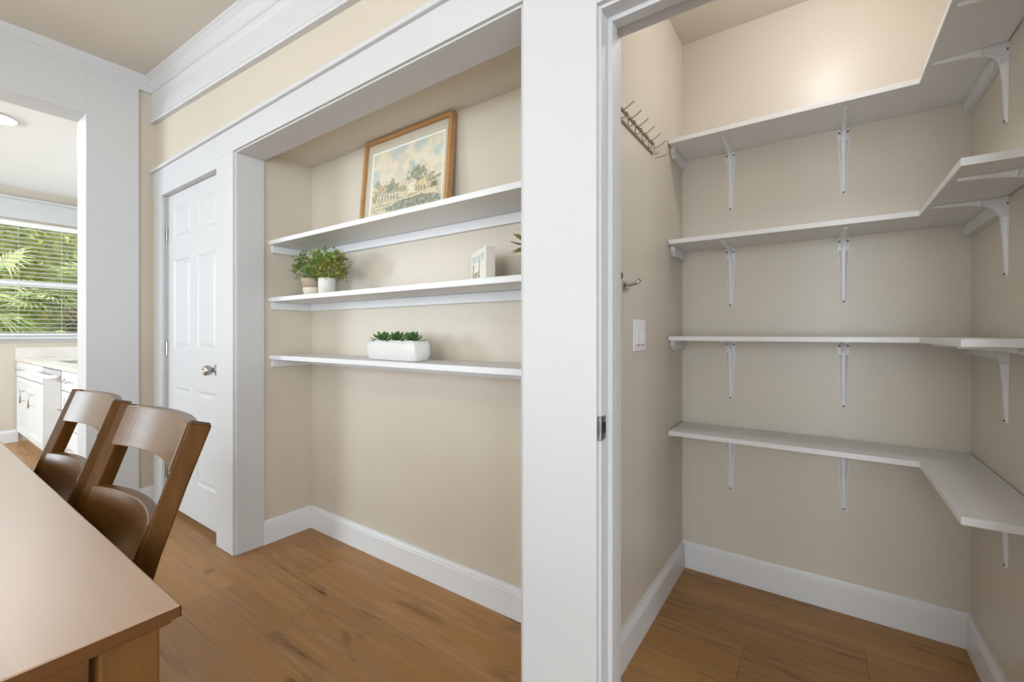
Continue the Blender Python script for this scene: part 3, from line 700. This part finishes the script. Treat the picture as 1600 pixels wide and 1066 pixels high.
# ================================================================== dining chairs
def yfront(z):                      # front face of the back post: splayed rear leg, reclined back
    pts = ((0, .215), (.20, .185), (.42, .176), (.50, .192), (.71, .264), (.953, .349), (1.2, .436))
    for (z0, y0), (z1, y1) in zip(pts, pts[1:]):
        if z <= z1: return y0 + (y1 - y0) * (z - z0) / (z1 - z0)
CANT = math.radians(19); HW = .2175; PWD = .040
def make_chair(label, loc):
    t = thing('dining_chair', label, 'chair', loc, 0, 'chairs along the table')
    for sgn in (1, -1):
        rings = []
        for z in (0, .2, .4, .44, .48, .52, .60, .71, .83, .953):
            dep = .036 if z > .6 else (.042 if z > .3 else .034)
            yo = yfront(z); o = Vector((sgn * HW, yo, z))
            win_ = Vector((-sgn * math.cos(CANT), math.sin(CANT), 0)) * PWD
            dv = Vector((sgn * math.sin(CANT), math.cos(CANT), 0)) * dep
            drop = Vector((0, 0, -.010 if z > .95 else 0))
            rings.append([o, o + win_, o + win_ + dv + drop, o + dv + drop])
        MB().loft(rings).build('back_post', 'chair', t, .003)
    def slat(zb, zt, arch, name, th=.020):
        NU, NV = 20, 5; vs = []; fs = []
        for side in (0, 1):
            for j in range(NV + 1):
                for i in range(NU + 1):
                    u = -1 + 2 * i / NU; top = zt + arch * (1 - u * u); z = zb + (top - zb) * j / NV
                    x = u * (HW - PWD * .75); y = yfront(z) + .006 + .030 * (1 - u * u) + th * side
                    vs.append((x, y, z))
        K = (NU + 1) * (NV + 1)
        for j in range(NV):
            for i in range(NU):
                k = j * (NU + 1) + i; q = (k, k + 1, k + NU + 2, k + NU + 1); fs.append(q); fs.append(tuple(K + a for a in q[::-1]))
        bd = [i for i in range(NU + 1)] + [j * (NU + 1) + NU for j in range(1, NV + 1)] + [NV * (NU + 1) + i for i in range(NU - 1, -1, -1)] + [j * (NU + 1) for j in range(NV - 1, 0, -1)]
        for a, b_ in zip(bd, bd[1:] + bd[:1]): fs.append((a, K + a, K + b_, b_))
        MB().add(vs, fs).build(name, 'chair_slat', t, .002)
    slat(.858, .949, .0, 'top_rail'); slat(.655, .766, .003, 'lower_slat')
    # seat, aprons and front legs
    def seat_ring(z, i): return [(-.215 + i, -.235 + i, z), (.215 - i, -.235 + i, z), (.198 - i, .185 - i, z), (-.198 + i, .185 - i, z)]
    MB().loft([seat_ring(.435, .006), seat_ring(.440, .0), seat_ring(.455, .0), seat_ring(.462, .008)]).build('seat', 'chair_slat', t)
    for sgn in (1, -1):
        MB().loft([[(sgn * (.19 + a * dx), -.205 + b * dx, z) for a, b in ((-1, -1), (1, -1), (1, 1), (-1, 1))] for z, dx in ((0, .015), (.30, .020), (.436, .020))]).build('front_leg', 'chair', t, .002)
        MB().box(sgn * .19 - .010, sgn * .19 + .010, -.185, .176, .375, .435).build('side_apron', 'chair_slat', t)
        MB().box(sgn * .19 - .008, sgn * .19 + .008, -.187, .19, .17, .195).build('side_stretcher', 'chair_slat', t)
    MB().box(-.17, .17, -.215, -.195, .375, .435).build('front_apron', 'chair_slat', t)
    MB().box(-.175, .175, .178, .196, .375, .435).build('rear_apron', 'chair_slat', t)
    return t
ch = make_chair('brown wooden ladder-back chair at the table, nearer to the camera', (-1.2375, 0, 0))
dup(ch, (-1.2375 - .505, 0, 0), 0, 'brown wooden ladder-back chair at the table, farther from the camera')

# unseen dining ceiling lamp, added behind the camera to brighten the room
t = thing('added_ceiling_lamp', 'added round flush ceiling lamp brightening the dining room, unseen', 'ceiling lamp', (-1.5, -1.1, cz(-1.5, 2.80)))
MB().lathe([(.19, 0), (.2, -.015), (.19, -.03)], 32).build('base', 'steel', t, smooth=True)
MB().lathe([(.182, -.028), (.175, -.06), (.13, -.09), (.05, -.105), (.01, -.107)], 32).build('shade', 'lamp_glass', t, smooth=True)
lamp('added_dining_fill', 'POINT', (-1.5, -1.1, cz(-1.5, 2.80) - .2), 20, (1, .98, .95), shadow_soft_size=.18)

# ================================================================== kitchen
KX, KZ, KY0, KY1 = -6.88, 2.652, -2.55, 1.47
WY0, WY1, WZ0, WZ1 = .02, 1.36, 1.10, 2.30     # window opening
w = MB().box(KX - .12, KX, KY0, WY0, 0, 2.9).box(KX - .12, KX, WY1, KY1 + .1, 0, 2.9).box(KX - .12, KX, WY0, WY1, 0, WZ0).box(KX - .12, KX, WY0, WY1, WZ1, 2.9)
struct(w.build('wall_kitchen_window', 'wall'), 'beige kitchen wall around the window', 'wall')
struct(MB().box(KX - .12, -3.802, KY1, KY1 + .1, 0, 2.9).build('wall_kitchen_back', 'bounce_wall'), 'kitchen wall behind the cabinet run', 'wall')
w = MB().box(KX - .12, -6.1, KY0 - .1, KY0, 0, 2.9).box(-4.5, -3.6, KY0 - .1, KY0, 0, 2.9).box(-6.1, -4.5, KY0 - .1, KY0, 0, .95).box(-6.1, -4.5, KY0 - .1, KY0, 2.25, 2.9)
struct(w.build('wall_kitchen_front', 'bounce_wall'), 'kitchen wall with an added opening for fill light, out of sight', 'wall')
struct(MB().box(KX - .12, -3.802, KY0 - .1, KY1 + .1, KZ, KZ + .12).build('ceiling_kitchen', 'white_ceiling'), 'white textured kitchen ceiling with a downlight', 'ceiling')
# window 1
m = MB(); fx0, fx1 = KX - .09, KX - .03
m.box(fx0, fx1, WY0, WY0 + .04, WZ0, WZ1).box(fx0, fx1, WY1 - .04, WY1, WZ0, WZ1).box(fx0, fx1, WY0 + .04, WY1 - .04, WZ0, WZ0 + .035).box(fx0, fx1, WY0 + .04, WY1 - .04, WZ1 - .035, WZ1)
win = struct(m.build('window_1', 'vinyl'), 'kitchen window with white blinds looking out on palms', 'window')
MB().box(fx0 - .004, fx1 + .012, WY0 + .04, WY1 - .04, 1.622, 1.682).build('sash_rail', 'vinyl', win, .004)
MB().box(fx0 + .028, fx0 + .032, WY0 + .04, WY1 - .04, WZ0 + .035, 1.622).build('pane', 'glass', win)
MB().box(fx0 + .028, fx0 + .032, WY0 + .04, WY1 - .04, 1.682, WZ1 - .035).build('pane', 'glass', win)
MB().box(KX, KX + .028, WY0 - .14, WY1 + .11, 2.325, 2.525).build('head_casing', 'trim', win, .002)
MB().box(KX, KX + .045, WY0 - .16, WY1 + .11, 2.525, 2.553).build('head_cap', 'trim', win, .004)
MB().box(KX, KX + .022, WY0 - .11, WY0, WZ0, 2.325).build('side_casing', 'trim', win)
MB().box(KX - .03, KX + .045, WY0 - .12, WY1 + .1, WZ0 - .035, WZ0 - .001).build('sill', 'trim', win, .004)
MB().box(KX, KX + .015, WY0 - .11, WY1 + .1, WZ0 - .062, WZ0 - .036).build('window_apron', 'trim', win)
# blinds
t = thing('window_blind', 'open white slatted blind hanging in the kitchen window', 'blind', (KX + .002, 0, 0))
MB().box(-.028, .028, WY0 + .045, WY1 - .045, WZ1 - .052, WZ1 - .002).build('headrail', 'blind', t, .003)
slm = MB().box(-.024, .024, WY0 + .05, WY1 - .05, -.0012, .0012).mesh('slat'); slm.materials.append(M['blind'])
nsl = 25
for k in range(nsl):
    s_ = link('slat', slm, t); s_.location = (0, 0, WZ0 + .045 + (WZ1 - WZ0 - .12) * k / (nsl - 1)); s_.rotation_euler = (0, math.radians(-4), 0)
MB().box(-.024, .024, WY0 + .05, WY1 - .05, WZ0 + .006, WZ0 + .024).build('bottom_rail', 'blind', t, .002)
for yy in (WY0 + .25, .82, WY1 - .22): MB().box(.0245, .0255, yy - .001, yy + .001, WZ0 + .02, WZ1 - .03).build('ladder_cord', 'blind', t)
# downlight
t = thing('downlight', 'round recessed downlight glowing in the white kitchen ceiling', 'ceiling lamp', (-4.74, .45, KZ))
MB().lathe([(.128, -.0005), (.130, -.008), (.122, -.016), (.112, -.017), (.110, -.010)], 32, cap=False).build('trim_ring', 'trim', t, smooth=True)
MB().lathe([(.1115, -.012), (.06, -.018), (.005, -.020)], 32).build('lens', 'lamp_glass_white', t, smooth=True)
lamp('downlight_beam', 'AREA', (-4.74, .45, KZ - .026), 16, (.95, .98, 1), (-4.74, .45, 0), shape='DISK', size=.2)
# cabinets
CY, CT = .83, .875
def shaker(par, x0, x1, z0, z1, name):
    dm = MB().box(x0, x1, CY - .012, CY - .002, z0, z1); f_ = .05
    for a in ((x0, x0 + f_, z0, z1), (x1 - f_, x1, z0, z1), (x0 + f_, x1 - f_, z0, z0 + f_), (x0 + f_, x1 - f_, z1 - f_, z1)): dm.box(a[0], a[1], CY - .022, CY - .012, a[2], a[3])
    return dm.build(name, 'cabinet', par, .001)
def bar(par, p, q):
    d_ = Vector(q) - Vector(p); m = MB().tube([p, q], .006, 10)
    for u in (.15, .85): a = Vector(p) + d_ * u; m.tube([a, a + Vector((0, .032, 0))], .004, 8)
    return m.build('handle', 'steel', par, smooth=True)
t = thing('base_cabinet', 'white shaker base cabinet with two doors under the kitchen window', 'cabinet', (0, 0, 0), group='kitchen base cabinets')
MB().box(KX + .004, -5.545, CY, 1.45, .1, CT - .032).box(KX + .004, -5.545, CY + .06, 1.45, 0, .1).build('body', 'cabinet', t)
for x0, x1 in ((KX + .02, -6.33), (-6.32, -5.555)):
    dr = shaker(t, x0, x1, .69, .838, 'drawer'); do = shaker(t, x0, x1, .115, .68, 'door')
    xh = (x1 - .16) if x1 < -6.2 else (x0 + .30)
bar(t.children[1], ((KX + -6.33) / 2 - .05, CY - .054, .765), ((KX - 6.33) / 2 + .08, CY - .054, .765))
for dchild in [c for c in t.children if c.name.startswith('door')]: pass
ds = [c for c in t.children if c.name.startswith('door')]
bar(ds[0], (-6.40, CY - .054, .45), (-6.40, CY - .054, .58)); bar(ds[1], (-5.98, CY - .054, .44), (-5.98, CY - .054, .58))
t = thing('dishwasher', 'stainless dishwasher with a towel-bar handle between white cabinets', 'dishwasher', (0, 0, 0))
MB().box(-5.535, -4.88, CY, 1.43, .1, CT - .034).build('body', 'appliance', t)
MB().box(-5.53, -4.885, CY - .024, CY - .001, .105, .832).build('door_panel', 'appliance', t, .004)
MB().tube([(-5.52, CY - .03, .79), (-5.52, CY - .075, .785), (-5.50, CY - .085, .785), (-4.91, CY - .085, .785), (-4.89, CY - .075, .785), (-4.89, CY - .03, .79)], .018, 12).build('handle', 'plastic', t, smooth=True)
MB().box(-5.53, -4.885, CY + .05, 1.4, 0, .1).build('toe_kick', 'gap', t)
t = thing('drawer_cabinet', 'white cabinet of drawers right of the dishwasher', 'cabinet', (0, 0, 0), group='kitchen base cabinets')
MB().box(-4.87, -3.95, CY, 1.45, .1, CT - .032).box(-4.87, -3.95, CY + .06, 1.45, 0, .1).build('body', 'cabinet', t)
for z0, z1 in ((.69, .838), (.41, .68), (.115, .40)):
    dr = shaker(t, -4.86, -3.96, z0, z1, 'drawer'); bar(dr, (-4.80, CY - .054, (z0 + z1) / 2), (-4.55, CY - .054, (z0 + z1) / 2))
# worktop with sink
t = thing('worktop', 'white quartz worktop with an inset sink in the kitchen', 'worktop', (0, 0, 0))
sx0, sx1, sy0, sy1 = -5.9, -5.0, .93, 1.33
m = MB().box(KX + .002, sx0, CY - .03, 1.468, CT - .030, CT).box(sx1, -3.94, CY - .03, 1.468, CT - .030, CT).box(sx0, sx1, CY - .03, sy0, CT - .030, CT).box(sx0, sx1, sy1, 1.468, CT - .030, CT)
m.build('slab', 'quartz', t)
s_ = MB().box(sx0, sx0 + .01, sy0, sy1, CT - .031, CT - .008).box(sx1 - .01, sx1, sy0, sy1, CT - .031, CT - .008).box(sx0 + .01, sx1 - .01, sy0, sy0 + .01, CT - .031, CT - .008).box(sx0 + .01, sx1 - .01, sy1 - .01, sy1, CT - .031, CT - .008).box(sx0, sx1, sy0, sy1, CT - .0315, CT - .030)
s_.build('sink', 'sink', t)
MB().box(KX + .002, KX + .022, CY - .03, 1.468, CT, CT + .105).build('side_splash', 'quartz', t, .002)
MB().box(KX + .022, -3.94, 1.448, 1.468, CT, CT + .105).build('back_splash', 'quartz', t, .002)

# ================================================================== garden outside the kitchen window
struct(MB().box(-22, -7.02, -12, 14, -.35, -.3).build('ground_garden', 'lawn'), 'lawn outside the kitchen window', 'ground')
sf = MB().box(-8.05, -7.01, -3, 4, 2.48, 2.56).build('roof_soffit', 'soffit'); struct(sf, 'white eave soffit outside the kitchen window', 'soffit')
def palm(label, loc, h, n, seed, fr, r=.16, lmul=1.0):
    rnd = random.Random(seed); t = thing('palm_tree', label, 'palm', loc, 0, 'palms outside the window')
    MB().tube([(0, 0, 0), (.02, .0, h * .5), (0, 0, h)], [r * 1.1, r, r * .9], 12).build('trunk', 'bark', t, smooth=True)
    m = MB()
    for k in range(int(h / .05)):      # criss-cross leaf boots
        for q in range(7):
            a = 2 * PI * (q + .5 * (k % 2)) / 7 + .1 * k; z = k * .05
            o = Vector((math.cos(a), math.sin(a), 0)); s2 = Vector((-math.sin(a), math.cos(a), 0)); sg = 1 if k % 2 else -1
            p0 = o * r * .95 + Vector((0, 0, z)); p1 = o * (r + .09) + s2 * .07 * sg + Vector((0, 0, z + .16))
            m.loft([[p0 + s2 * .03, p0 - s2 * .03, p0 + Vector((0, 0, .03))], [p1 + s2 * .018, p1 - s2 * .018, p1 + Vector((0, 0, .02))]])
    m.build('leaf_boots', 'bark', t)['kind'] = 'stuff'
    for k in range(n):
        a = k * 2.399 + rnd.uniform(-.2, .2); el = rnd.uniform(-.5, 1.0); L_ = rnd.uniform(.75, 1.1) * lmul
        d = Vector((math.cos(a) * math.cos(el), math.sin(a) * math.cos(el), math.sin(el)))
        p0 = Vector((0, 0, h)); p1 = p0 + d * L_ - Vector((0, 0, .10)); m = MB(); m.tube([p0, p0.lerp(p1, .5) + Vector((0, 0, .05)), p1], [.014, .011, .008], 5)
        side = d.cross(Vector((0, 0, 1))).normalized(); up = side.cross(d)
        for q in range(26):
            f_ = -1.9 + 3.8 * q / 25; dd = (d * math.cos(f_) + side * math.sin(f_) + up * .15).normalized(); ll = L_ * rnd.uniform(.7, .95) * (1 - .08 * abs(f_))
            tip = p1 + dd * ll - Vector((0, 0, .28 * ll)); mid = p1 + dd * ll * .55; s3 = dd.cross(up).normalized() * .016
            m.add([p1, mid + s3, tip, mid - s3, mid + up * .006], [(0, 1, 4), (1, 2, 4), (2, 3, 4), (3, 0, 4)])
        m.build('frond', fr, t)
    return t
palm('fan palm with drooping green fronds outside the window', (-9.6, .62, -.3), 1.95, 24, 4, 'frond', .15, .85)
palm('fan palm with a thick criss-cross brown trunk outside the window', (-9.2, 2.0, -.3), 1.75, 24, 9, 'frond', .34, 0.7)
palm('tall dark fan palm behind the others in the garden', (-12.9, -.2, -.3), 2.7, 22, 15, 'frond', .2, 1.2)
t = tag(MB().box(0, .001, 0, .001, 0, .001).build('garden_hedge', 'hedge'), 'dense green hedge behind the palms', 'hedge')
rnd = random.Random(2); m = MB(); tw = MB()
for k in range(5200):
    p = Vector((-15.4 + rnd.uniform(-.5, .5), rnd.uniform(-3.5, 5.5), rnd.uniform(-.3, 3.9)))
    leaf(m, p, Vector((rnd.gauss(.6, .6), rnd.gauss(0, 1), rnd.gauss(.1, .8))), Vector((0, 0, 1)), rnd.uniform(.12, .24), rnd.uniform(.06, .12))
m.box(-15.6, -15.45, -3.6, 5.6, -.3, 3.7)
bpy.data.objects.remove(t)
hd = m.build('garden_hedge', 'hedge'); tag(hd, 'dense green hedge behind the palms in the garden', 'hedge', kind='stuff')
